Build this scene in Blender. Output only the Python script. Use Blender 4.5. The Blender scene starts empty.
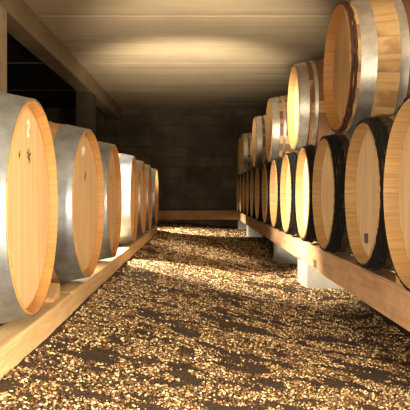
import bpy, bmesh, math, random
from mathutils import Vector, noise as mnoise
PI = math.pi
scene = bpy.context.scene
C = scene.collection
random.seed(7)
ZC = 0.70                     # camera height above the lowest floor datum

# ------------------------------------------------------------------ helpers
def new_mesh(name, verts, faces, mats=(), smooth=False, fmat=None):
    me = bpy.data.meshes.new(name)
    me.from_pydata(verts, [], faces)
    for m in mats: me.materials.append(m)
    if fmat:
        me.polygons.foreach_set('material_index', fmat)
    if smooth:
        me.polygons.foreach_set('use_smooth', [True]*len(me.polygons))
    me.update()
    return me

def link(name, me, parent=None):
    o = bpy.data.objects.new(name, me); C.objects.link(o)
    if parent: o.parent = parent
    return o

def tag(o, label, cat, group=None):
    o['label'] = label; o['category'] = cat
    if group: o['group'] = group
    return o

def empty(name, loc, rz=0):
    o = bpy.data.objects.new(name, None); C.objects.link(o)
    o.empty_display_size = .1
    o.location = loc; o.rotation_euler = (0, 0, rz)
    return o

def bevel_box_mesh(name, x0, x1, y0, y1, z0, z1, mats, bev=.006, seg=2, sub=None, jit=0):
    bm = bmesh.new()
    r = bmesh.ops.create_cube(bm, size=1)
    for v in r['verts']:
        v.co = Vector((x0+(v.co.x+.5)*(x1-x0), y0+(v.co.y+.5)*(y1-y0), z0+(v.co.z+.5)*(z1-z0)))
    if bev:
        bmesh.ops.bevel(bm, geom=bm.edges[:], offset=bev, segments=seg, affect='EDGES', profile=.6)
    if jit:
        for v in bm.verts:
            v.co += mnoise.noise_vector(v.co*3)*jit
    me = bpy.data.meshes.new(name); bm.to_mesh(me); bm.free()
    for m in mats: me.materials.append(m)
    return me

def poly_prism_mesh(name, pts, x0, x1, mats, bev=.006):
    """outline in (y,z), extruded in x"""
    bm = bmesh.new()
    a = [bm.verts.new((x0, y, z)) for y, z in pts]
    b = [bm.verts.new((x1, y, z)) for y, z in pts]
    n = len(pts)
    bm.faces.new(a); bm.faces.new(b[::-1])
    for i in range(n):
        j = (i+1) % n
        bm.faces.new((a[i], b[i], b[j], a[j]))
    bmesh.ops.recalc_face_normals(bm, faces=bm.faces[:])
    if bev:
        bmesh.ops.bevel(bm, geom=bm.edges[:], offset=bev, segments=2, affect='EDGES')
    me = bpy.data.meshes.new(name); bm.to_mesh(me); bm.free()
    for m in mats: me.materials.append(m)
    return me

# ------------------------------------------------------------------ materials
class NT:
    def __init__(s, name):
        s.m = bpy.data.materials.new(name); s.m.use_nodes = True
        s.t = s.m.node_tree; s.n = s.t.nodes; s.l = s.t.links
        s.b = s.n['Principled BSDF']
    def node(s, typ, **kw):
        n = s.n.new(typ)
        for k, v in kw.items(): setattr(n, k, v)
        return n
    def put(s, node, i, v):
        if hasattr(v, 'links') or isinstance(v, bpy.types.NodeSocket): s.l.new(v, node.inputs[i])
        else: node.inputs[i].default_value = v
    def math(s, op, a, b=None, c=None):
        n = s.node('ShaderNodeMath', operation=op)
        s.put(n, 0, a)
        if b is not None: s.put(n, 1, b)
        if c is not None: s.put(n, 2, c)
        return n.outputs[0]
    def vmath(s, op, a, b):
        n = s.node('ShaderNodeVectorMath', operation=op)
        s.put(n, 0, a); s.put(n, 1, b)
        return n.outputs[0]
    def noise(s, vec, scale, detail=4, rough=.55, dist=0):
        n = s.node('ShaderNodeTexNoise')
        s.put(n, 'Vector', vec); n.inputs['Scale'].default_value = scale
        n.inputs['Detail'].default_value = detail; n.inputs['Roughness'].default_value = rough
        n.inputs['Distortion'].default_value = dist
        return n.outputs['Fac']
    def ramp(s, fac, stops):
        n = s.node('ShaderNodeValToRGB'); s.l.new(fac, n.inputs[0])
        e = n.color_ramp.elements
        while len(e) > 1: e.remove(e[-1])
        for i, (p, c) in enumerate(stops):
            x = e[0] if i == 0 else e.new(p)
            x.position = p; x.color = (*c, 1) if len(c) == 3 else c
        return n.outputs[0]
    def mix(s, fac, a, b, blend='MIX'):
        n = s.node('ShaderNodeMix', data_type='RGBA', blend_type=blend)
        s.put(n, 0, fac)
        s.put(n, 6, a if not isinstance(a, tuple) else (*a, 1))
        s.put(n, 7, b if not isinstance(b, tuple) else (*b, 1))
        return n.outputs[2]
    def bump(s, h, strength=.3, dist=.01):
        n = s.node('ShaderNodeBump'); n.inputs['Strength'].default_value = strength
        n.inputs['Distance'].default_value = dist
        s.l.new(h, n.inputs['Height']); s.l.new(n.outputs[0], s.b.inputs['Normal'])
    def coord(s, out='Object'):
        return s.node('ShaderNodeTexCoord').outputs[out]
    def rnd(s):
        return s.node('ShaderNodeObjectInfo').outputs['Random']
    def col(s, c): s.put(s.b, 'Base Color', c if not isinstance(c, tuple) else (*c, 1))
    def set(s, **kw):
        for k, v in kw.items(): s.put(s.b, k.replace('_', ' '), v)

def wood_boards(name, light, dark, width=.085, axis='y', grain=1.0, rough=.55, dirt=None, bumpk=.25):
    """straight boards in object space; grain runs along z for axis='y'"""
    t = NT(name); co = t.coord()
    off = t.math('MULTIPLY', t.rnd(), 37.0)
    sep = t.node('ShaderNodeSeparateXYZ'); t.l.new(co, sep.inputs[0])
    a = sep.outputs['Y'] if axis == 'y' else sep.outputs['Z']
    u = t.math('ADD', t.math('DIVIDE', a, width), t.math('MULTIPLY', t.rnd(), .9))
    cell = t.math('FLOOR', u)
    fr = t.math('FRACT', u)
    wn = t.node('ShaderNodeTexWhiteNoise', noise_dimensions='2D')
    cmb = t.node('ShaderNodeCombineXYZ'); t.l.new(cell, cmb.inputs[0]); t.l.new(off, cmb.inputs[1])
    t.l.new(cmb.outputs[0], wn.inputs['Vector'])
    mp = t.node('ShaderNodeMapping'); t.l.new(co, mp.inputs['Vector'])
    mp.inputs['Scale'].default_value = (3, 55, 2.5) if axis == 'y' else (3, 2.5, 55)
    add = t.node('ShaderNodeCombineXYZ')
    for i in range(3): t.l.new(t.math('ADD', off, t.math('MULTIPLY', cell, 5.3)), add.inputs[i])
    vec = t.vmath('ADD', mp.outputs[0], add.outputs[0])
    g = t.noise(vec, grain, 5, .6, .4)
    big = t.noise(t.vmath('ADD', co, add.outputs[0]), 5, 3)
    base = t.ramp(g, [(.28, dark), (.55, light), (.85, tuple(min(1, c*1.12) for c in light))])
    base = t.mix(t.math('MULTIPLY', wn.outputs['Value'], .28), base, tuple(c*.62 for c in light))
    base = t.mix(t.math('MULTIPLY', t.math('GREATER_THAN', big, .56), .10), base, dark)
    edge = t.math('LESS_THAN', t.math('MINIMUM', fr, t.math('SUBTRACT', 1.0, fr)), .014)
    base = t.mix(t.math('MULTIPLY', edge, .45), base, tuple(c*.3 for c in dark))
    if dirt:
        d = t.ramp(t.noise(t.vmath('ADD', co, add.outputs[0]), 3.2, 5, .65), [(.45, (0, 0, 0)), (.7, (1, 1, 1))])
        base = t.mix(t.math('MULTIPLY', d, dirt), base, (.10, .05, .022))
    t.col(base); t.set(Roughness=rough)
    t.bump(t.math('SUBTRACT', g, t.math('MULTIPLY', edge, .8)), bumpk, .002)
    return t.m

def wood_staves(name, light, dark, n=26, axis_z=.345, stain=None, mould=0.0, rough=.6, blotk=.55, blots=(.53, .6)):
    """staves around the local x axis (which lies at height axis_z)"""
    t = NT(name); co = t.coord()
    sep = t.node('ShaderNodeSeparateXYZ'); t.l.new(co, sep.inputs[0])
    zz = t.math('SUBTRACT', sep.outputs['Z'], axis_z)
    ang = t.math('ARCTAN2', zz, sep.outputs['Y'])
    u = t.math('ADD', t.math('MULTIPLY', ang, n/(2*PI)), 40.0)
    cell = t.math('FLOOR', u); fr = t.math('FRACT', u)
    off = t.math('MULTIPLY', t.rnd(), 41.0)
    cmb = t.node('ShaderNodeCombineXYZ'); t.l.new(cell, cmb.inputs[0]); t.l.new(off, cmb.inputs[1])
    wn = t.node('ShaderNodeTexWhiteNoise', noise_dimensions='2D'); t.l.new(cmb.outputs[0], wn.inputs['Vector'])
    gv = t.node('ShaderNodeCombineXYZ')
    t.l.new(t.math('MULTIPLY', sep.outputs['X'], 3.0), gv.inputs[0])
    t.l.new(t.math('MULTIPLY', u, 4.5), gv.inputs[1]); t.l.new(off, gv.inputs[2])
    g = t.noise(gv.outputs[0], 1.6, 5, .6, .3)
    base = t.ramp(g, [(.3, dark), (.58, light), (.85, tuple(min(1, c*1.1) for c in light))])
    base = t.mix(t.math('MULTIPLY', wn.outputs['Value'], .4), base, tuple(c*.6 for c in light))
    edge = t.math('LESS_THAN', t.math('MINIMUM', fr, t.math('SUBTRACT', 1.0, fr)), .03)
    base = t.mix(t.math('MULTIPLY', edge, .3), base, tuple(c*.4 for c in dark))
    if stain:
        # wine-stained bilge: a wide band round the middle with an uneven edge
        d = t.math('ABSOLUTE', t.math('ADD', sep.outputs['X'], .46))
        nn = t.noise(t.vmath('ADD', co, cmb.outputs[0]), 4, 3)
        k = t.math('LESS_THAN', t.math('ADD', d, t.math('MULTIPLY', t.math('SUBTRACT', nn, .5), .02)), .235)
        base = t.mix(t.math('MULTIPLY', k, .88), base, stain)
        blot = t.ramp(t.noise(t.vmath('ADD', co, cmb.outputs[0]), 2.6, 4, .6), [(blots[0], (0, 0, 0)), (blots[1], (1, 1, 1))])
        base = t.mix(t.math('MULTIPLY', blot, blotk), base, (.16, .06, .025))
    if mould:
        mm = t.ramp(t.noise(t.vmath('ADD', co, cmb.outputs[0]), 9, 5, .7), [(.3, (1, 1, 1)), (.62, (.25, .25, .25))])
        base = t.mix(t.math('MULTIPLY', mm, mould), base, (.012, .008, .006))
    t.col(base); t.set(Roughness=rough)
    t.bump(t.math('SUBTRACT', g, t.math('MULTIPLY', edge, 1.2)), .35, .003)
    return t.m

def metal(name, c, rough=.36, spots=.25):
    t = NT(name); co = t.coord()
    n1 = t.noise(co, 14, 5, .6); n2 = t.noise(co, 70, 3, .6)
    base = t.ramp(n1, [(.3, tuple(x*.62 for x in c)), (.6, c), (.8, tuple(min(1, x*1.15) for x in c))])
    base = t.mix(t.math('MULTIPLY', t.math('GREATER_THAN', n2, .66), spots), base, (.16, .12, .08))
    t.col(base); t.set(Metallic=.88, Roughness=t.math('ADD', rough-.1, t.math('MULTIPLY', n1, .2)))
    t.bump(n2, .08, .001)
    return t.m

def plain(name, c, rough=.7, scale=25, var=.3, bump=.2, metallic=0, dist=.004):
    t = NT(name); co = t.coord()
    n = t.noise(co, scale, 5, .62)
    t.col(t.ramp(n, [(.3, tuple(x*(1-var) for x in c)), (.65, c), (.9, tuple(min(1, x*(1+var*.5)) for x in c))]))
    t.set(Roughness=rough, Metallic=metallic); t.bump(n, bump, dist)
    return t.m

OAK_L, OAK_D = (.74, .505, .26), (.58, .36, .165)
M_head = wood_boards('oak_head', OAK_L, OAK_D, .09)
M_head_pale = wood_boards('oak_head_pale', (.82, .63, .38), (.66, .46, .245), .085)
M_head_dark = wood_boards('oak_head_worn_shaded', (.52, .33, .15), (.33, .19, .08), .085, dirt=.35)  # worn oak, also darkened for the shade on the largest upper head
M_lip = wood_staves('oak_chime', (.50, .25, .075), (.37, .17, .045), axis_z=.345)
M_lip_pale = wood_staves('oak_chime_pale', (.56, .36, .16), (.38, .225, .085), axis_z=.345)
M_stave = wood_staves('oak_staves', (.56, .35, .15), (.36, .2, .08))
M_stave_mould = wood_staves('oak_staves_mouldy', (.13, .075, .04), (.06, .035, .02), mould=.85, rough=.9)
M_stave_up = wood_staves('oak_staves_stained', (.66, .44, .2), (.48, .29, .12), stain=(.10, .028, .016))
M_stave_blot = wood_staves('oak_staves_blotched', (.60, .38, .17), (.42, .25, .1), stain=(.13, .04, .02), blotk=.85, blots=(.47, .52))
M_hoop = metal('galvanised_hoop', (.40, .455, .52), .44)
M_hoop_lit = metal('lit_hoop', (.68, .67, .64), .44)  # paler steel carries the strong light falling on the upper hoops
M_hoop_dull = metal('weathered_hoop', (.52, .52, .49), .42, .4)
M_willow = plain('chestnut_hoop', (.10, .036, .02), .85, 60, .6, .6)
M_willow_black = plain('mouldy_hoop', (.006, .0045, .004), 1.0, 45, .7, .8)
M_bung = plain('bung', (.5, .47, .42), .6, 20, .2)
M_chalk = plain('chalk_white', (.9, .88, .82), .8, 90, .25)
M_brand = plain('scorched_brand', (.11, .055, .02), .9, 120, .5)
M_rivet = metal('rivet_steel', (.42, .42, .42), .4)
M_plate = plain('dark_plate', (.035, .018, .012), .5, 60, .4)

def timber(name, light, dark, dirt=.3):
    t = NT(name); co = t.coord()
    off = t.math('MULTIPLY', t.rnd(), 23.0)
    o3 = t.node('ShaderNodeCombineXYZ')
    for i in range(3): t.l.new(off, o3.inputs[i])
    mp = t.node('ShaderNodeMapping'); t.l.new(co, mp.inputs['Vector']); mp.inputs['Scale'].default_value = (26, 1.6, 26)
    g = t.noise(t.vmath('ADD', mp.outputs[0], o3.outputs[0]), 1.5, 5, .6, .8)
    base = t.ramp(g, [(.28, dark), (.55, light), (.8, tuple(min(1, c*1.12) for c in light))])
    d = t.ramp(t.noise(t.vmath('ADD', co, o3.outputs[0]), 4.5, 5, .65), [(.46, (0, 0, 0)), (.72, (1, 1, 1))])
    base = t.mix(t.math('MULTIPLY', d, dirt), base, tuple(c*.35 for c in dark))
    t.col(base); t.set(Roughness=.65); t.bump(g, .3, .003)
    return t.m
M_rail_l = timber('pale_timber', (.70, .48, .25), (.52, .32, .14), .2)
M_rail_r = timber('red_timber', (.74, .48, .28), (.56, .32, .165), .35)
M_rail_back = timber('brown_timber', (.58, .31, .14), (.42, .2, .09), .4)
M_chock = timber('chock_wood', (.62, .40, .2), (.45, .26, .1), .2)

def concrete(name, c, streak=False, rough=.85):
    t = NT(name); co = t.coord()
    if streak:
        mp = t.node('ShaderNodeMapping'); t.l.new(co, mp.inputs['Vector']); mp.inputs['Scale'].default_value = (.35, 6, 6)
        n1 = t.noise(mp.outputs[0], 1.0, 6, .6, .3)
    else:
        n1 = t.noise(co, 2.4, 6, .62)
    n2 = t.noise(co, 45, 4, .6); n3 = t.noise(co, 1.1, 4, .6)
    base = t.ramp(n1, [(.25, tuple(x*.72 for x in c)), (.5, c), (.78, tuple(min(1, x*1.16) for x in c))])
    base = t.mix(t.ramp(n3, [(.45, (0, 0, 0)), (.75, (.4, .4, .4))]), base, tuple(x*.55 for x in c))
    t.col(base); t.set(Roughness=rough)
    t.bump(t.math('ADD', n2, t.math('MULTIPLY', n1, .8)), .25, .006)
    return t.m
M_ceil = concrete('ceiling_concrete', (.60, .505, .38), True)
M_ceil_dark = concrete('ceiling_bay_unlit', (.020, .019, .018), True)  # near-black colour stands in for the missing light in the side bay
M_pillar_dark = concrete('pillar_shade', (.085, .066, .045))  # shade on the far pillar put into a darker concrete
M_beam = concrete('beam_concrete', (.36, .29, .20))
M_block = concrete('pier_concrete', (.33, .32, .295))
M_dark = concrete('side_wall_unlit', (.03, .027, .024))  # walls coloured near black so the depth beyond the barrels reads as unlit

def block_wall(name):
    t = NT(name); co = t.coord()
    mp = t.node('ShaderNodeMapping'); t.l.new(co, mp.inputs['Vector'])
    mp.inputs['Rotation'].default_value = (PI/2, 0, 0)
    br = t.node('ShaderNodeTexBrick'); t.l.new(mp.outputs[0], br.inputs['Vector'])
    for k, v in (('Scale', 1.0), ('Mortar Size', .009), ('Brick Width', .45), ('Row Height', .20), ('Mortar Smooth', .3), ('Bias', -.1)):
        br.inputs[k].default_value = v
    br.inputs['Color1'].default_value = (.27, .225, .16, 1); br.inputs['Color2'].default_value = (.17, .14, .10, 1)
    br.inputs['Mortar'].default_value = (.15, .125, .09, 1)
    n1 = t.noise(co, 1.7, 6, .65); n2 = t.noise(co, 30, 4, .6)
    base = t.mix(t.ramp(n1, [(.4, (0, 0, 0)), (.68, (.8, .8, .8))]), br.outputs['Color'], (.075, .062, .046))
    t.col(base); t.set(Roughness=.92)
    t.bump(t.math('SUBTRACT', n2, t.math('MULTIPLY', br.outputs['Fac'], 1.5)), .4, .012)
    return t.m
M_wall = block_wall('block_wall')

def soil_mat():
    t = NT('gravel_soil'); co = t.coord()
    n1 = t.noise(co, 9, 6, .65); n2 = t.noise(co, 130, 4, .7)
    vo = t.node('ShaderNodeTexVoronoi'); t.l.new(co, vo.inputs['Vector']); vo.inputs['Scale'].default_value = 75
    base = t.ramp(n1, [(.3, (.016, .007, .003)), (.6, (.042, .019, .007)), (.85, (.08, .04, .016))])
    base = t.mix(t.math('MULTIPLY', t.math('GREATER_THAN', n2, .58), .5), base, (.12, .065, .026))
    t.col(base); t.set(Roughness=.95)
    t.bump(t.math('SUBTRACT', t.math('MULTIPLY', n2, .6), vo.outputs['Distance']), .9, .012)
    return t.m
M_soil = soil_mat()
def stone_mat():
    t = NT('gravel_stone'); co = t.coord()
    r = t.node('ShaderNodeNewGeometry').outputs['Random Per Island']
    base = t.ramp(r, [(0, (.045, .019, .006)), (.47, (.12, .056, .018)), (.64, (.33, .185, .066)), (.78, (.66, .46, .215)), (1, (.92, .78, .50))])
    n = t.noise(co, 160, 3, .6)
    base = t.mix(t.math('MULTIPLY', n, .4), base, (.2, .12, .06))
    t.col(base); t.set(Roughness=.8); t.bump(n, .3, .002)
    return t.m
M_stone = stone_mat()

# ------------------------------------------------------------------ barrels
L, RH, RB = .92, .283, .338
AXZ = .345                               # axis height above the barrel's own base
def rad(d):                              # outer radius at depth d from the front
    return RB-(RB-RH)*(2*d/L-1)**2
SEG = 96
def lathe(profile, fm=None, closed=True, seg=SEG, wob=None):
    """profile: list of (x, r); rotates about x axis at z=AXZ"""
    n = len(profile); V = []; F = []; FM = []
    for s in range(seg):
        a = 2*PI*s/seg
        for i, (x, r) in enumerate(profile):
            rr, xx = r, x
            if wob: rr, xx = wob(a, x, r)
            V.append((xx, rr*math.cos(a), AXZ+rr*math.sin(a)))
    m = n if closed else n-1
    for s in range(seg):
        t = (s+1) % seg
        for i in range(m):
            j = (i+1) % n
            F.append((s*n+i, s*n+j, t*n+j, t*n+i))
            if fm: FM.append(fm[i])
    return V, F, FM

def lathe_mesh(name, profile, mats, fm=None, closed=True, seg=SEG, wob=None, auto=True):
    V, F, FM = lathe(profile, fm, closed, seg, wob)
    me = new_mesh(name, V, F, mats, True, FM or None)
    bm = bmesh.new(); bm.from_mesh(me)
    bmesh.ops.recalc_face_normals(bm, faces=bm.faces[:])
    for e in bm.edges:
        if len(e.link_faces) == 2 and e.calc_face_angle(0) > math.radians(35): e.smooth = False
    bm.to_mesh(me); bm.free()
    return me

REC = .044; LIPR = RH-.007; HEADR = RH-.013
def stave_mesh(name, lip, outer, REC=REC):
    P = []; fm = []
    N = 22
    ch = .006
    # outer skin
    ds = [ch]+[L*i/N for i in range(1, N)]+[L-ch]
    pr = [(-ch, rad(ch))]
    prof = [(0, RH-.004)]+[(-d, rad(d)) for d in ds]+[(-L, RH-.004), (-L, LIPR), (-L+REC, HEADR), (-L+REC+.02, HEADR-.003), (-L+REC+.02, .2), (-REC-.02, .2), (-REC-.02, HEADR-.003), (-REC, HEADR), (0, LIPR)]
    fm = []
    n = len(prof)
    for i in range(n):
        fm.append(1 if 1 <= i < len(ds) else 0)
    return lathe_mesh(name, prof, [lip, outer], fm)

def head_mesh(name, mat, back=False, REC=REC):
    R = HEADR-.0005
    x = -REC if not back else -L+REC
    s = 1 if not back else -1
    prof = [(x-.012*s, 0.0001), (x-.012*s, R), (x-.006*s, R), (x, R-.014), (x, .2), (x, .1), (x, 0.0001)]
    V, F, _ = lathe(prof, closed=False)
    me = new_mesh(name, V, F, [mat])
    bm = bmesh.new(); bm.from_mesh(me)
    bmesh.ops.remove_doubles(bm, verts=bm.verts[:], dist=.0005)
    bmesh.ops.recalc_face_normals(bm, faces=bm.faces[:])
    bm.to_mesh(me); bm.free()
    return me

def hoop_mesh(name, d0, d1, mat, th=.0025, phase=1.0):
    prof = []
    N = 4
    for i in range(N+1):
        d = d0+(d1-d0)*i/N; prof.append((-d, rad(d)+th+(.0008 if i in (0, N) else 0)))
    for i in range(N, -1, -1):
        d = d0+(d1-d0)*i/N; prof.append((-d, rad(d)-.001))
    me = lathe_mesh(name, prof, [mat, M_rivet])
    # two rivets and the lap of the band
    bm = bmesh.new(); bm.from_mesh(me)
    dm = (d0+d1)/2
    for k in (-1, 1):
        a = phase+k*.05
        r = rad(dm)+th
        g = bmesh.ops.create_uvsphere(bm, u_segments=8, v_segments=5, radius=.0055)
        for v in g['verts']:
            v.co = Vector((-dm+v.co.x, (r+v.co.y*.5)*math.cos(a)-v.co.z*math.sin(a), AXZ+(r+v.co.y*.5)*math.sin(a)+v.co.z*math.cos(a)))
            for f in v.link_faces: f.material_index = 1
    bm.to_mesh(me); bm.free()
    return me

def willow_mesh(name, d0, n, w, mat, seedv, k1=.3, k2=.6):
    """split-wood hoops: n lumpy rods side by side round the barrel"""
    V = []; F = []
    seg = 120
    for k in range(n):
        base = len(V); dc = d0+w*(k+.5); S = 8
        for s in range(seg):
            a = 2*PI*s/seg
            j = mnoise.noise(Vector((math.cos(a)*9, math.sin(a)*9, k*7.7+seedv)))
            j2 = mnoise.noise(Vector((math.cos(a)*26, math.sin(a)*26, k*3.1+seedv)))
            rr = w*.52*(1+k1*j+k2*j2)
            for q in range(S):
                b = 2*PI*q/S
                d = dc+rr*math.cos(b)+.004*j
                r = rad(max(0, dc))+w*.30+rr*.8*math.sin(b)+.002*j2
                V.append((-max(d, .001), r*math.cos(a), AXZ+r*math.sin(a)))
        for s in range(seg):
            t = (s+1) % seg
            for q in range(S):
                p = (q+1) % S
                F.append((base+s*S+q, base+s*S+p, base+t*S+p, base+t*S+q))
    me = new_mesh(name, V, F, [mat], True)
    bm = bmesh.new(); bm.from_mesh(me); bmesh.ops.recalc_face_normals(bm, faces=bm.faces[:]); bm.to_mesh(me); bm.free()
    return me

def bung_mesh():
    V = []; F = []
    S = 20; r = .026
    rings = [(r, RB-.004), (r, RB+.006), (r*.85, RB+.010), (.0001, RB+.011)]
    for rr, h in rings:
        for s in range(S):
            a = 2*PI*s/S
            V.append((-L/2+rr*math.cos(a), rr*math.sin(a), AXZ+h-.0))
    for i in range(len(rings)-1):
        for s in range(S):
            t = (s+1) % S
            F.append((i*S+s, i*S+t, (i+1)*S+t, (i+1)*S+s))
    return new_mesh('bung', V, F, [M_bung], True)
BUNG = bung_mesh()

def mir(pairs): return pairs+[(L-b, L-a) for a, b in reversed(pairs)]
def make_kit(kind):
    """mesh data of one barrel kind: list of (part name, mesh)"""
    parts = []
    if kind == 'left':
        parts.append(('staves', stave_mesh('staves_clean', M_lip, M_stave, .023)))
        parts.append(('head', head_mesh('head_front', M_head, False, .023))); parts.append(('head', head_mesh('head_back', M_head, True, .023)))
        for i, (a, b) in enumerate(mir([(.003, .088), (.155, .195), (.265, .305)])):
            parts.append(('hoop', hoop_mesh('hoop', a, b, M_hoop, phase=.9+i*.7)))
    elif kind == 'lower':
        parts.append(('staves', stave_mesh('staves_mouldy', M_lip_pale, M_stave_mould)))
        parts.append(('head', head_mesh('head_front', M_head_pale))); parts.append(('head', head_mesh('head_back', M_head_pale, True)))
        parts.append(('wooden_hoop', willow_mesh('wooden_hoop', .003, 4, .0145, M_willow_black, 3.3)))
        parts.append(('wooden_hoop', willow_mesh('wooden_hoop', L-.061, 4, .0145, M_willow_black, 9.3)))
        for i, (a, b) in enumerate(mir([(.10, .14), (.26, .30)])):
            parts.append(('hoop', hoop_mesh('hoop', a, b, M_hoop_dull, phase=.4+i*.9)))
    elif kind == 'bound':
        parts.append(('staves', stave_mesh('staves_bound', M_lip, M_stave_up)))
        parts.append(('head', head_mesh('head_front', M_head_dark))); parts.append(('head', head_mesh('head_back', M_head_dark, True)))
        parts.append(('wooden_hoop', willow_mesh('wooden_hoop', .003, 2, .0135, M_willow, 5.1, .12, .2)))
        parts.append(('wooden_hoop', willow_mesh('wooden_hoop', L-.032, 2, .0135, M_willow, 1.1, .12, .2)))
        for i, (a, b) in enumerate(mir([(.044, .108), (.20, .235)])):
            parts.append(('hoop', hoop_mesh('hoop', a, b, M_hoop_lit, phase=2.0+i*1.3)))
    else:
        parts.append(('staves', stave_mesh('staves_stained', M_lip_pale, M_stave_blot)))
        parts.append(('head', head_mesh('head_front', M_head_pale))); parts.append(('head', head_mesh('head_back', M_head_pale, True)))
        for i, (a, b) in enumerate(mir([(.008, .068), (.10, .122), (.20, .235)])):
            parts.append(('hoop', hoop_mesh('hoop', a, b, M_hoop_lit, phase=2.3+i*.8)))
    parts.append(('bung', BUNG))
    return parts
KITS = {}
def barrel(kind, X, Y, zaxis, side, label, group, yaw=0):
    """X = |x| of the front chime; side -1 left row, +1 right stack"""
    if kind not in KITS: KITS[kind] = make_kit(kind)
    o = empty('wine_barrel', (side*X, Y, ZC+zaxis-AXZ), (PI if side > 0 else 0)+yaw)
    tag(o, label, 'barrel', group)
    for pn, me in KITS[kind]:
        c = link(pn, me, o)
    return o

def child(o, name, nth=0):
    l = [c for c in o.children if c.name.split('.')[0] == name]
    return l[nth]

def ribbon_mesh(name, strokes, w, mat, x=-.023+.0008, t=.0012):
    """flat painted strokes on the head: polylines in (y, z)"""
    V = []; F = []
    for st in strokes:
        n = len(st)
        b = len(V)
        for i, (y, z) in enumerate(st):
            p0 = st[max(0, i-1)]; p1 = st[min(n-1, i+1)]
            dy, dz = p1[0]-p0[0], p1[1]-p0[1]; l = math.hypot(dy, dz) or 1
            ny, nz = -dz/l*w/2, dy/l*w/2
            for s, xx in ((1, x), (-1, x), (-1, x-t), (1, x-t)):
                V.append((xx, y+s*ny, z+s*nz))
        for i in range(n-1):
            for q in range(4):
                p = (q+1) % 4
                F.append((b+i*4+q, b+i*4+p, b+(i+1)*4+p, b+(i+1)*4+q))
        F.append((b, b+1, b+2, b+3)); F.append(tuple(b+(n-1)*4+k for k in (3, 2, 1, 0)))
    me = new_mesh(name, V, F, [mat])
    bm = bmesh.new(); bm.from_mesh(me); bmesh.ops.recalc_face_normals(bm, faces=bm.faces[:]); bm.to_mesh(me); bm.free()
    return me

# ---- left row (heads face +x) : (Y, X)
GL = 'clean oak barrels in the left row'
left = [
 (1.73, .430, 'large oak barrel at front of left row, white number above scorched brand on head'),
 (2.53, .42, 'second oak barrel from front in left row, faint white chalk smear high on head'),
 (3.325, .425, 'third oak barrel from front in left row, just right of the far pillar'),
 (4.34, .425, 'fourth oak barrel from front in left row, strongest glare on its wide steel hoop'),
 (5.045, .425, 'fifth oak barrel from front in left row, half shadowed, thin glint on hoop'),
 (5.75, .425, 'sixth oak barrel from front in left row, dim narrow sliver between its neighbours'),
 (6.62, .425, 'last oak barrel at far end of left row, beside the bright gravel strip'),
]
lb = []
for Y, X, lab in left:
    lb.append(barrel('left', X, Y, -.037, -1, lab, GL, yaw=(.014, -.05, 0, .008, 0, .01, 0)[len(lb)]))
# marks on heads
def arc(cy, cz, r, a0, a1, n=10, sx=1):
    return [(cy+sx*r*math.cos(a0+(a1-a0)*i/n), cz+r*math.sin(a0+(a1-a0)*i/n)) for i in range(n+1)]
two = arc(0, .060, .017, PI, -.25*PI, 12)
two = two+[(-.017, .010), (-.018, .004)]
two2 = [(-.019, .003), (.019, .003)]
def shift(strokes, dy, dz): return [[(y+dy, z+dz) for y, z in s] for s in strokes]
def scale(strokes, k): return [[(y*k, z*k) for y, z in st] for st in strokes]
h = child(lb[0], 'head')
m = link('chalk_number', ribbon_mesh('chalk_number', shift(scale([two, two2], .52), .0, AXZ+.190), .009, M_chalk), h)
m['label'] = 'white number 2 painted near top of the head'
br = [arc(0, 0, .011, 0, 2*PI, 14), [(-.032, .022), (-.012, .008)], [(.032, .018), (.012, .006)], [(-.028, -.004), (-.012, 0)], [(0, .036), (0, .012)], [(.004, -.03), (.002, -.012)], [(.024, -.016), (.01, -.006)]]
m = link('brand_mark', ribbon_mesh('brand_mark', shift(scale(br, .62), .005, AXZ+.135), .0055, M_brand), h)
m['label'] = 'dark scorched brand mark'
m = link('scratch_mark', ribbon_mesh('scratch_mark', [[(-.095, AXZ+.125), (-.093, AXZ+.139)], [(-.088, AXZ+.13), (-.087, AXZ+.146)]], .005, M_brand), h)
h = child(lb[1], 'head')
m = link('chalk_mark', ribbon_mesh('chalk_mark', [[(-.05, AXZ+.18), (-.044, AXZ+.212)], [(-.03, AXZ+.185), (-.022, AXZ+.218)], [(-.01, AXZ+.19), (-.002, AXZ+.215)]], .011, M_chalk), h)
m['label'] = 'faint white chalk smear'
m = link('brand_mark', ribbon_mesh('brand_mark', [[(.006, AXZ+.085), (.004, AXZ+.125)], [(-.008, AXZ+.10), (.018, AXZ+.11)]], .007, M_brand), h)
h = child(lb[2], 'head')
m = link('brand_mark', ribbon_mesh('brand_mark', [[(.0, AXZ+.10), (-.002, AXZ+.13)], [(-.010, AXZ+.11), (.010, AXZ+.12)]], .007, M_brand), h)

# ---- right stack, lower tier
GR = 'dark-bound barrels in lower tier on right'
lower = [
 (1.905, .62, 'lower right barrel cut by right photo edge, nearest the camera, resting on red timber rail'),
 (2.62, .65, 'lower right barrel with small dark square plate at foot of its head'),
 (3.36, .638, 'third lower right barrel from camera, blackened hoop, below gap between two upper barrels'),
 (4.06, .645, 'fourth lower right barrel from camera, bright cream head, nearer of two beside the rail joint'),
 (4.77, .635, 'fifth lower right barrel from camera, bright cream head, farther of two beside the rail joint'),
 (5.53, .635, 'sixth lower right barrel from camera, narrow bright cream head, near the second grey block'),
 (6.28, .635, 'seventh lower right barrel from camera, first of the dim ones beyond the bright heads'),
 (7.08, .635, 'eighth lower right barrel from camera, in shadow under a dim upper barrel'),
 (7.79, .635, 'ninth lower right barrel from camera, dim brown sliver in the shaded stretch'),
 (8.49, .635, 'tenth lower right barrel from camera, dim sliver under the bare stretch of upper tier'),
 (9.19, .635, 'third from last lower right barrel, dim sliver near end of the rail'),
 (9.89, .635, 'next to last lower right barrel, at far end of the rail'),
 (10.59, .635, 'farthest lower right barrel, thin orange rim against the dark block wall'),
]
rb = []
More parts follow.
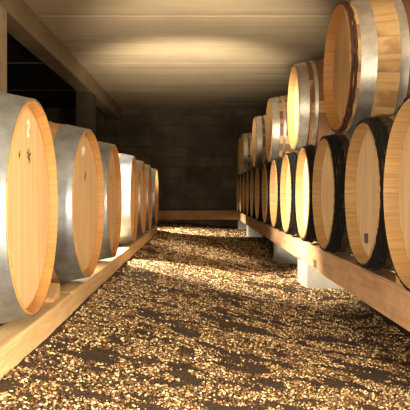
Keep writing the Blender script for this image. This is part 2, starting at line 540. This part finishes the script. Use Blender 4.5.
for Y, X, lab in lower:
    rb.append(barrel('lower', X, Y, 0.0, 1, lab, GR, yaw=random.uniform(-.01, .01)))
h = child(rb[1], 'head')
pm = bevel_box_mesh('tap_plate', -REC-.001, -REC+.007, -.062-.018, -.062+.018, AXZ-.185-.02, AXZ-.185+.02, [M_plate], .002)
m = link('tap_plate', pm, h); m['label'] = 'small dark square plate near foot of the head'

# ---- right stack, upper tier
GU = 'steel-hooped barrels in upper tier on right'
upper = [
 ('bound', 1, .63, 'largest upper right barrel, reddish wooden hoop at rim, worn shadowed head'),
 ('upper', 3, .64, 'second upper right barrel, bright cream head, brown stains on its staves'),
 ('upper', 5, .635, 'third upper right barrel from camera, pale staves beside wide steel hoop'),
 ('upper', 7, .635, 'fourth upper right barrel from camera, dim, with lone glint on hoop'),
 ('upper', 10, .635, 'fifth upper right barrel from camera, small, next to last on top'),
 ('upper', 11, .635, 'farthest upper right barrel, tiny lit rim against the dark wall'),
]
ub = []
for k, i, X, lab in upper:                 # each lies in the hollow between lower barrels i and i+1
    y0, y1 = lower[i][0], lower[i+1][0]
    z = math.sqrt((2*RB+.009)**2-((y1-y0)/2)**2)
    ub.append(barrel(k, X, (y0+y1)/2, z, 1, lab, GU, yaw=random.uniform(-.01, .01)))
h = child(ub[0], 'head')
for (y, z) in ((-.19, .03), (.08, -.19)):
    S = 12; V = [(-REC+.004, y, AXZ+z)]+[(-REC+.0005, y+.008*math.cos(2*PI*s/S), AXZ+z+.008*math.sin(2*PI*s/S)) for s in range(S)]
    link('head_peg', new_mesh('head_peg', V, [(0, 1+s, 1+(s+1) % S) for s in range(S)], [M_plate]), h)

# ------------------------------------------------------------------ timbers, blocks, chocks
GRL = 'timber rails carrying the barrels'
def rail(name, me, label, group=GRL, cat='rail'):
    o = link(name, me); return tag(o, label, cat, group)
zt = ZC-.347
rail('timber_rail', bevel_box_mesh('rail', -.522, -.44, -.9, 2.28, ZC-.47, zt, [M_rail_l], .006), 'pale timber rail under the two nearest left barrels, at lower left corner')
rail('timber_rail', bevel_box_mesh('rail', -.522, -.443, 2.29, 7.02, ZC-.47, zt, [M_rail_l], .006), 'pale timber rail under left barrels, from second barrel to far end of row')
rail('timber_rail', bevel_box_mesh('rail', -1.33, -1.25, -.9, 7.02, ZC-.47, zt-.004, [M_rail_l], .006), 'timber rail at the back ends of the left row, hidden behind the barrels')
zt = ZC-.321; zb = ZC-.462
rail('timber_rail', poly_prism_mesh('rail', [(-.9, zb), (3.85, zb), (3.85, zb+.062), (3.98, zb+.062), (3.98, zb+.012), (4.60, zb+.012), (4.60, zt), (-.9, zt)], .70, .80, [M_rail_r], .005), 'long reddish timber rail at right edge, under the nearest lower barrels')
rail('timber_rail', bevel_box_mesh('rail', .695, .80, 4.615, 10.75, zb+.008, zt, [M_rail_r], .005), 'reddish timber rail at far right, from rail joint to end of row')
rail('timber_rail', bevel_box_mesh('rail', 1.41, 1.49, -.9, 10.95, ZC-.70, zt-.004, [M_rail_r], .005), 'timber at the back ends of the right stack, hidden behind the barrels')
rail('timber_beam', bevel_box_mesh('beam', -1.45, .86, 11.44, 11.62, ZC-.462, ZC-.300, [M_rail_back], .008), 'brown timber beam lying across the aisle in front of the block wall', None, 'beam')

def block(x0, x1, y0, y1, ztop, zbot, label, bev=.008):
    o = link('concrete_block', bevel_box_mesh('block', x0, x1, y0, y1, zbot, ztop, [M_block], bev, jit=.004))
    tag(o, label, 'block', 'concrete blocks under the timbers')
block(.735, 1.14, 4.43, 4.82, zb+.010, ZC-.72, 'grey concrete block under the rail joint, largest and nearest of the blocks')
block(.735, 1.14, 5.98, 6.36, zb+.006, ZC-.72, 'second grey concrete block from camera, brightly lit end, under far right rail')
block(.735, .95, 9.6, 9.92, zb+.006, ZC-.72, 'small far grey block under end of right rail, in front of another')
block(.70, .92, 11.40, 11.66, ZC-.463, ZC-.72, 'farthest grey block, under right end of the cross beam')
block(-1.2, -1.0, 11.40, 11.66, ZC-.463, ZC-.72, 'grey block under left end of cross beam, hidden behind left barrels')

def chock(x0, x1, y, z, length, hgt, flip, label, ry=0):
    s = -1 if flip else 1
    pts = [(-length/2*s, 0), (length/2*s, 0), (length/2*s, hgt*.25), (-length/2*s, hgt)]
    me = poly_prism_mesh('chock', pts, x0, x1, [M_chock], .003)
    o = link('wooden_chock', me); o.location = (0, y, z)
    tag(o, label, 'chock', 'wooden chocks on the rails')
chock(-.515, -.462, 2.12, ZC-.347, .10, .05, True, 'small wooden chock on left rail wedged between first and second barrels')
chock(-.518, -.45, 1.27, ZC-.347, .12, .055, False, 'small wooden chock at left photo edge, on rail under the nearest barrel')
chock(.705, .79, 2.265, ZC-.321, .12, .06, True, 'small pale wooden chock on right rail beneath the nearest lower barrel')

# ------------------------------------------------------------------ room shell
def struct(name, me, mats=()):
    o = link(name, me); o['kind'] = 'structure'
    return o
XL, XR, YB, YF, ZT = -4.6, 2.5, 12.45, -3.0, ZC+1.63
def box_mesh(name, x0, x1, y0, y1, z0, z1, mat): return bevel_box_mesh(name, x0, x1, y0, y1, z0, z1, [mat], 0)
struct('wall_back', box_mesh('wall_back', XL-.2, XR+.2, YB, YB+.2, 0-.1, ZT+.3, M_wall))
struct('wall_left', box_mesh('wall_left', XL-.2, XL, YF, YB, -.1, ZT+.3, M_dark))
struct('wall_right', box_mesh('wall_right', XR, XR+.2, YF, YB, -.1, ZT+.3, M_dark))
struct('wall_front', box_mesh('wall_front', XL-.2, XR+.2, YF-.2, YF, -.1, ZT+.3, M_dark))

# ceiling: precast slabs laid across the aisle, shade painted near black over the side bay
bm = bmesh.new()
def add_bev_box(bm, x0, x1, y0, y1, z0, z1, bev, mi):
    r = bmesh.ops.create_cube(bm, size=1)
    vs = r['verts']
    for v in vs:
        v.co = Vector((x0+(v.co.x+.5)*(x1-x0), y0+(v.co.y+.5)*(y1-y0), z0+(v.co.z+.5)*(z1-z0)))
    es = list({e for v in vs for e in v.link_edges})
    fs = {f for v in vs for f in v.link_faces}
    for f in fs: f.material_index = mi
    bmesh.ops.bevel(bm, geom=es, offset=bev, segments=1, affect='EDGES')
joints = [-3.0, -.4, 1.75, 3.85, 5.97, 8.12, 10.25, 12.45]
for i in range(len(joints)-1):
    a, b = joints[i], joints[i+1]
    dz = 0
    add_bev_box(bm, -1.60, XR, a+.006, b-.006, ZT+dz, ZT+.25, .005, 0)
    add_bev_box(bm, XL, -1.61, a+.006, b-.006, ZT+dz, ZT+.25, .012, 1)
me = bpy.data.meshes.new('ceiling'); bm.to_mesh(me); bm.free()
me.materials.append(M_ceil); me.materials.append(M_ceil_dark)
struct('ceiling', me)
# beam and pillars of the left bay
struct('trim_1', bevel_box_mesh('beam', -1.68, -1.48, YF, YB, ZC+1.41, ZT+.02, [M_beam], .012))
struct('trim_2', bevel_box_mesh('pillar', -1.70, -1.482, 4.6, 5.04, 0, ZC+1.415, [M_ceil], .012))  # paler ceiling concrete stands in for light on this pillar
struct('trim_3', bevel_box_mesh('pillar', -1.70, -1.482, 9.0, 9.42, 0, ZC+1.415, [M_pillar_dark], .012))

# floor: trodden soil, banked up against the left rail
def smooth(t): t = max(0, min(1, t)); return t*t*(3-2*t)
def floor_z(x, y):
    bank = .415+(.655-.415)*smooth((x+.50)/1.25)*1.0
    lin = .415+(.650-.415)*max(0, min(1, (x+.44)/1.14))
    b = .3*bank+.7*lin
    far = .55+.09*smooth((x+.6)/1.3)
    k = smooth((y-7.0)/1.5)
    return ZC-(b*(1-k)+far*k)
def relief(x, y):
    v = Vector((x*4.0, y*6.5, 1.7))
    r = mnoise.noise(v)*.010+mnoise.noise(Vector((x*11, y*15, 8.1)))*.006+mnoise.noise(Vector((x*1.6, y*2.4, 4)))*.010
    return r
V = []; F = []
xs = [XL+.0]+[-4+.5*i for i in range(7)]+[-.8+.035*i for i in range(0, 66)]+[1.6, 2.0, XR]
xs = sorted(set(round(x, 4) for x in xs))
ys = [YF, -2, -1, 0]+[.4+.035*i for i in range(0, 160)]+[6.0+.07*i for i in range(0, 92)]
ys = sorted(set(round(y, 4) for y in ys))
ys = [y for y in ys if y < YB]+[YB]
for y in ys:
    for x in xs:
        r = relief(x, y)
        if x < -.42: r = min(r, 0)*.3
        V.append((x, y, floor_z(x, y)+r))
nx = len(xs)
for j in range(len(ys)-1):
    for i in range(nx-1):
        F.append((j*nx+i, j*nx+i+1, (j+1)*nx+i+1, (j+1)*nx+i))
fl = struct('floor', new_mesh('floor', V, F, [M_soil], True))

# gravel: loose stones strewn over the soil, one uncountable mass
import numpy as np
rng = np.random.default_rng(5)
def ico(sub):
    b = bmesh.new(); bmesh.ops.create_icosphere(b, subdivisions=sub, radius=1)
    vs = np.array([v.co[:] for v in b.verts]); fs = np.array([[v.index for v in f.verts] for f in b.faces]); b.free()
    return vs, fs
protos = {}
for key, sub in (('far', 1), ('near', 2)):
    vs, fs = ico(sub); lst = []
    for k in range(16):
        sh = Vector(rng.uniform(0, 99, 3))
        n = np.array([1+.42*mnoise.noise(Vector(v)*1.3+sh) for v in vs])[:, None]
        sc = np.array([rng.uniform(.8, 1.4), rng.uniform(.7, 1.05), rng.uniform(.45, .8)])
        lst.append(vs*sc*n)
    protos[key] = (np.array(lst), fs)
BLK = [(.72, 1.16, 4.41, 4.84), (.72, 1.16, 5.96, 6.38), (.72, .97, 9.58, 9.94), (.68, .94, 11.38, 11.68)]
GV = []; GF = []; NV = 0
def scatter(n, y0, y1, x0, x1, s0, s1, key):
    global NV
    P, fs = protos[key]
    pts = []
    tries = 0
    while len(pts) < n and tries < n*12:
        tries += 1
        x = random.uniform(x0, x1); y = random.uniform(y0, y1)
        d = mnoise.noise(Vector((x*4.0, y*7, 20)))*.65+mnoise.noise(Vector((x*13, y*17, 31)))*.8
        if random.random() > .50+d*1.6: continue
        if any(a <= x <= b and c <= y <= e for a, b, c, e in BLK): continue
        pts.append((x, y, floor_z(x, y)+relief(x, y)))
    n = len(pts); pts = np.array(pts)
    s = s0+(s1-s0)*rng.random(n)**2.0
    V = P[rng.integers(0, len(P), n)].copy()
    a = rng.uniform(0, 2*np.pi, n)[:, None]; tx = rng.uniform(-.45, .45, n)[:, None]; ty = rng.uniform(-.45, .45, n)[:, None]
    px = V[:, :, 0]*np.cos(a)-V[:, :, 1]*np.sin(a); py = V[:, :, 0]*np.sin(a)+V[:, :, 1]*np.cos(a)
    pz = V[:, :, 2]+px*tx+py*ty
    W = np.stack([px, py, pz], -1)*s[:, None, None]+pts[:, None, :]
    W[:, :, 2] += (s*.3)[:, None]
    k = P.shape[1]
    GV.append(W.reshape(-1, 3))
    GF.append((fs[None]+(NV+np.arange(n)*k)[:, None, None]).reshape(-1, 3)); NV += n*k
scatter(23000, 1.45, 2.6, -.43, .95, .0020, .0052, 'far')
scatter(16500, 2.6, 3.9, -.43, .95, .0023, .0058, 'far')
scatter(24000, 3.9, 6.2, -.43, 1.0, .003, .0075, 'far')
scatter(11000, 6.2, 9.0, -.43, 1.0, .0045, .012, 'far')
scatter(6000, 7.2, 12.0, -.9, .95, .006, .015, 'far')
scatter(9000, .9, 1.45, -.43, .7, .0019, .005, 'far')
GV = np.concatenate(GV); GF = np.concatenate(GF)
me = bpy.data.meshes.new('gravel')
me.vertices.add(len(GV)); me.vertices.foreach_set('co', GV.astype(np.float32).ravel())
me.loops.add(len(GF)*3); me.loops.foreach_set('vertex_index', GF.astype(np.int32).ravel())
me.polygons.add(len(GF)); me.polygons.foreach_set('loop_start', np.arange(0, len(GF)*3, 3, dtype=np.int32))
me.update(calc_edges=True); me.polygons.foreach_set('use_smooth', np.ones(len(GF), bool))
me.materials.append(M_stone); me.validate()
g = link('gravel', me)
g['kind'] = 'stuff'
tag(g, 'loose pale gravel stones strewn over the brown earth aisle', 'gravel')

# ------------------------------------------------------------------ lights
def light(name, typ, loc, energy, color, target=None, **kw):
    d = bpy.data.lights.new(name, typ); d.energy = energy; d.color = color
    for k, v in kw.items(): setattr(d, k, v)
    o = bpy.data.objects.new(name, d); C.objects.link(o); o.location = loc
    if target:
        o.rotation_euler = (Vector(target)-Vector(loc)).to_track_quat('-Z', 'Y').to_euler()
    return o
WARM = (1.0, .80, .52)
KEY = (1, .835, .60)
light('right_lamp', 'POINT', (.66, .62, ZC-.12), 180, KEY, shadow_soft_size=.08)
light('left_lamp', 'POINT', (-.26, .05, ZC-.14), 175, KEY, shadow_soft_size=.06)
light('up_fill_spot', 'SPOT', (.1, 3.7, ZC+.05), 420, WARM, (.1, 6.3, ZC+1.75), spot_size=math.radians(54), spot_blend=.9, shadow_soft_size=.2)  # added fill aimed up to brighten the ceiling, no fixture here
light('far_up_fill_spot', 'SPOT', (-.1, 6.4, ZC-.1), 340, WARM, (-.15, 8.2, ZC+1.75), spot_size=math.radians(72), spot_blend=.9, shadow_soft_size=.2)  # second added fill, evens the ceiling brightness towards the back
light('aisle_fill_spot', 'SPOT', (.02, 4.1, ZC+1.4), 420, KEY, (.04, 5.7, ZC-.5), spot_size=math.radians(26), spot_blend=.8, shadow_soft_size=.05)  # added overhead fill, gives the middle gravel a faint spill
light('gap_spot', 'SPOT', (-.75, 3.76, ZC+.36), 420, KEY, (.0, 4.2, ZC-.46), spot_size=math.radians(66), spot_blend=.7, shadow_soft_size=.04)
light('head_fill_spot', 'SPOT', (-1.3, 3.3, ZC+.8), 950, KEY, (.64, 4.8, ZC+.05), spot_size=math.radians(38), spot_blend=.5, shadow_soft_size=.05)  # added fill to brighten the cream heads of the right stack
light('gap_lamp', 'POINT', (-.56, 3.80, ZC-.20), 9, KEY, shadow_soft_size=.05)
light('near_gap_lamp', 'POINT', (-.56, 2.93, ZC-.20), 3, KEY, shadow_soft_size=.04)
light('end_spot', 'SPOT', (-.80, 8.9, ZC+.5), 800, KEY, (-.12, 9.75, ZC-.55), spot_size=math.radians(58), spot_blend=.7, shadow_soft_size=.04)

w = bpy.data.worlds.new('World'); scene.world = w; w.use_nodes = True
bg = w.node_tree.nodes['Background']; bg.inputs[0].default_value = (.5, .4, .28, 1); bg.inputs[1].default_value = .02

# ------------------------------------------------------------------ camera
cd = bpy.data.cameras.new('Camera'); cam = bpy.data.objects.new('Camera', cd); C.objects.link(cam)
cam.location = (0, 0, ZC); cam.rotation_euler = (PI/2, 0, 0)
cd.sensor_width = 36; cd.lens = 650/410*36
cd.shift_x = 6.5/410; cd.shift_y = -11.5/410
cd.clip_start = .05
scene.camera = cam
scene.view_settings.view_transform = 'Standard'
scene.view_settings.look = 'None'
